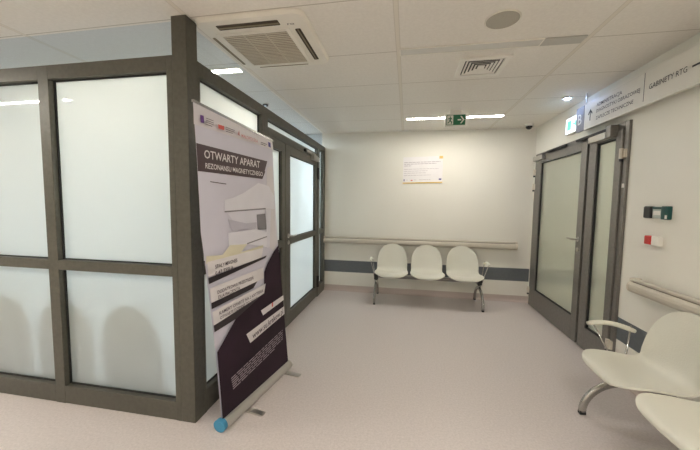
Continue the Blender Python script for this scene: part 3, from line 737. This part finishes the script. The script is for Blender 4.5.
def slot(x0, x1, y0, y1, openv):
    s = part('air_slot', lambda bm: add_prism(bm, rrect(x0, x1, y0, y1, .006, 3), acp, H-.0285, H-.0262), M['ac_dark'] if openv else M['ac_vane'], ac)
    if openv:
        lx = (x1-x0) > (y1-y0)
        def v(bm):
            if lx: add_box(bm, x0+.005, x1-.005, y0+(y1-y0)*.45, y0+(y1-y0)*.68, H-.032, H-.0287)
            else: add_box(bm, x0+(x1-x0)*.40, x0+(x1-x0)*.62, y0+.005, y1-.005, H-.032, H-.0287)
        part('louvre', v, M['ac_vane'], s)
slot(-1.190, -.785, 1.818, 1.868, True); slot(-.715, -.680, 1.925, 2.345, True)
slot(-1.296, -1.276, 1.945, 2.345, False); slot(-1.19, -.785, 2.408, 2.416, False)
gp = part('intake_frame', lambda bm: add_frame_h(bm), M['ac'], ac) if False else None
def intake(bm):
    add_box(bm, -1.245, -1.215, 1.905, 2.390, H-.033, H-.0263, .003); add_box(bm, -.775, -.745, 1.905, 2.390, H-.033, H-.0263, .003)
    add_box(bm, -1.2145, -.7755, 1.905, 1.935, H-.033, H-.0263, .003); add_box(bm, -1.2145, -.7755, 2.360, 2.390, H-.033, H-.0263, .003)
ig = part('intake_grille', intake, M['ac'], ac)
part('filter', lambda bm: add_box(bm, -1.214, -.776, 1.936, 2.359, H-.028, H-.0263), M['ac_vane'], ig)
def slats(bm):
    y = 1.944
    while y < 2.355: add_box(bm, -1.213, -.777, y, y+.0085, H-.0325, H-.0283); y += .0215
    for x in (-1.07, -.92): add_box(bm, x-.004, x+.004, 1.937, 2.358, H-.0335, H-.0282)
part('slats', slats, M['ac_slat'], ig)
def lgt(bm): merge(bm, text_mesh('LG', (-.742, 1.862), (-.700, 1.862), .016, lambda a, b, t: (a, b, H-.0272-t*0), 0))
part('lettering', lgt, M['ink'], ac)

vt = thing('air_vent', 'square white ceiling air diffuser with nested vanes between the exit sign and round speaker', 'air vent', (.565, 2.73, H-.012))
def ring(bm, cx, cy, o, w, z0, z1):
    add_box(bm, cx-o, cx-o+w, cy-o, cy+o, z0, z1); add_box(bm, cx+o-w, cx+o, cy-o, cy+o, z0, z1)
    add_box(bm, cx-o+w, cx+o-w, cy-o, cy-o+w, z0, z1); add_box(bm, cx-o+w, cx+o-w, cy+o-w, cy+o, z0, z1)
part('frame', lambda bm: ring(bm, .555, 2.725, .182, .040, H-.012, H-.0005), M['white_plastic'], vt)
part('duct', lambda bm: add_box(bm, .414, .696, 2.584, 2.866, H-.0025, H-.0006), M['black'], vt)
def cone(bm, o):
    # sloping square vane: outer edge low, inner edge high
    cx, cy = .555, 2.725; i = o-.013
    A = [bm.verts.new((cx+sx*o, cy+sy*o, H-.010)) for sx, sy in ((-1, -1), (1, -1), (1, 1), (-1, 1))]
    B = [bm.verts.new((cx+sx*i, cy+sy*i, H-.0035)) for sx, sy in ((-1, -1), (1, -1), (1, 1), (-1, 1))]
    C_ = [bm.verts.new((cx+sx*(o+.003), cy+sy*(o+.003), H-.0088)) for sx, sy in ((-1, -1), (1, -1), (1, 1), (-1, 1))]
    for k_ in range(4):
        bm.faces.new((A[k_], A[(k_+1) % 4], B[(k_+1) % 4], B[k_])); bm.faces.new((A[k_], A[(k_+1) % 4], C_[(k_+1) % 4], C_[k_]))
for o in (.128, .102, .076, .050):
    part('vane', lambda bm: cone(bm, o), M['white_plastic'], vt)
part('centre_plate', lambda bm: add_box(bm, .530, .580, 2.70, 2.75, H-.011, H-.003), M['white_plastic'], vt)

sk = thing('ceiling_speaker', 'round grey ceiling speaker with a thin pale rim, nearest the camera', 'speaker', (.533, 2.070, H-.01))
part('rim', lambda bm: add_tube(bm, [(.533+.096*math.cos(q*PI/24), 2.070+.096*math.sin(q*PI/24), H-.004) for q in range(49)], .0045, 8), M['ac'], sk)
part('grille', lambda bm: add_disc(bm, (.533, 2.070, H-.0045), (0, 0, 1), .092, .007, 48), M['speaker'], sk)

dc = thing('dome_camera', 'small dark dome camera on the ceiling in the far right corner', 'camera', (1.625, 4.74, H-.05))
part('housing', lambda bm: add_disc(bm, (1.625, 4.74, H-.0135), (0, 0, 1), .058, .026, 28), M['white_plastic'], dc)
def domef(bm):
    bmesh.ops.create_uvsphere(bm, u_segments=20, v_segments=12, radius=.044, matrix=Matrix.Translation((1.625, 4.74, H-.027)))
    bmesh.ops.delete(bm, geom=[v for v in bm.verts if v.co.z > H-.0265], context='VERTS')
    for f in bm.faces: f.smooth = True
part('dome', domef, M['dome'], dc)
sd = thing('smoke_detector', 'tiny dark sensor on the ceiling beyond the partition, above the banner', 'smoke detector', (-1.60, 3.37, H-.03))
part('base', lambda bm: add_disc(bm, (-1.60, 3.37, H-.006), (0, 0, 1), .040, .011, 24), M['white_plastic'], sd)
part('sensor_head', lambda bm: add_disc(bm, (-1.60, 3.37, H-.021), (0, 0, 1), .026, .018, 20, r2=.033), M['dome'], sd)

# ================================================================== STRIP LIGHTS
LIT = {}
def lit(col, s):
    key = (col, s)
    if key not in LIT: LIT[key] = emit('lit_diffuser', col, s)
    return LIT[key]
M['grey_end'] = simple('grey_end_section', (.50, .49, .45), .6)
M['off'] = simple('unlit_diffuser', (.60, .59, .55), .4)
def strip(x0, x1, yc, mat, label, w=.066, group=None):
    t = thing('strip_light', label, 'ceiling light', ((x0+x1)/2, yc, H-.01), 0, group)
    part('housing', lambda bm: [add_box(bm, x0-.006, x0, yc-w/2-.006, yc+w/2+.006, H-.008, H-.0005), add_box(bm, x1, x1+.006, yc-w/2-.006, yc+w/2+.006, H-.008, H-.0005),
        add_box(bm, x0, x1, yc-w/2-.006, yc-w/2, H-.008, H-.0005), add_box(bm, x0, x1, yc+w/2, yc+w/2+.006, H-.008, H-.0005)], M['ac'], t)
    part('diffuser', lambda bm: add_box(bm, x0+.0003, x1-.0003, yc-w/2+.0003, yc+w/2-.0003, H-.006, H-.0008), mat, t)
    return t
WARM = (1.0, .94, .86); COOL = (.80, .93, 1.0); G = 'recessed ceiling strip lights'
S_COR, S_BACK, S_ROOM, S_COOL, S_RIGHT = 18.5, 50., 26., 165., 22.
strip(-.03, 1.145, 4.225, lit(WARM, S_COR), 'lit strip light on the ceiling behind the hanging exit sign')
tlo = strip(-.075, .865, 2.385, M['off'], 'unlit strip light between the round speaker and the air diffuser', .088)
part('sensor_cover', lambda bm: add_box(bm, .872, 1.125, 2.336, 2.434, H-.008, H-.0005, .002), M['grey_end'], tlo, 'greyer end section')
strip(-2.565, -1.405, 2.485, lit((1.0, .90, .74), S_ROOM), 'bright strip light beyond the partition, seen just above its rail')
strip(-5.0, -3.70, .62, lit((1, .96, .9), S_BACK), 'lit strip light reflected as a white line in the upper left pane')
strip(-.08, 1.15, -.10, lit(WARM, S_BACK), 'lit strip light above the camera position')
strip(-2.57, -1.34, -1.3, lit(WARM, S_BACK), 'lit strip light behind the camera on the left')
strip(-2.8, -2.0, 4.75, lit(COOL, S_COOL), 'cool strip light at the back of the partitioned room')
strip(2.4, 3.6, 3.2, lit((1, 1, .90), S_RIGHT), 'strip light in the room beyond the right door')

w = bpy.data.worlds.new('world'); sc.world = w; w.use_nodes = True
w.node_tree.nodes['Background'].inputs[0].default_value = (.9, .93, 1, 1); w.node_tree.nodes['Background'].inputs[1].default_value = .05

# ================================================================== CAMERA
yaw, pitch, roll = .1802, .0727, .0122
cy, sy, cp_, sp2 = math.cos(yaw), math.sin(yaw), math.cos(pitch), math.sin(pitch)
f = Vector((-sy*cp_, cy*cp_, -sp2)); r = Vector((cy, sy, 0)); u = r.cross(f)
r2 = r*math.cos(roll)+u*math.sin(roll); u2 = -r*math.sin(roll)+u*math.cos(roll)
cam = bpy.data.cameras.new('camera'); co = bpy.data.objects.new('camera', cam); COL.objects.link(co)
cam.lens = 311.3/700*36; cam.sensor_width = 36; cam.clip_start = .02
mw = Matrix((( r2.x, u2.x, -f.x, 0), (r2.y, u2.y, -f.y, 0), (r2.z, u2.z, -f.z, 1.45), (0, 0, 0, 1)))
co.matrix_world = mw; sc.camera = co

sc.view_settings.view_transform = 'Standard'; sc.view_settings.look = 'None'
sc.view_settings.gamma = 1; sc.view_settings.use_curve_mapping = False; sc.view_settings.exposure = 1.93
sc.cycles.max_bounces = 12; sc.cycles.diffuse_bounces = 6; sc.cycles.transparent_max_bounces = 8
sc.cycles.sample_clamp_indirect = 4.0
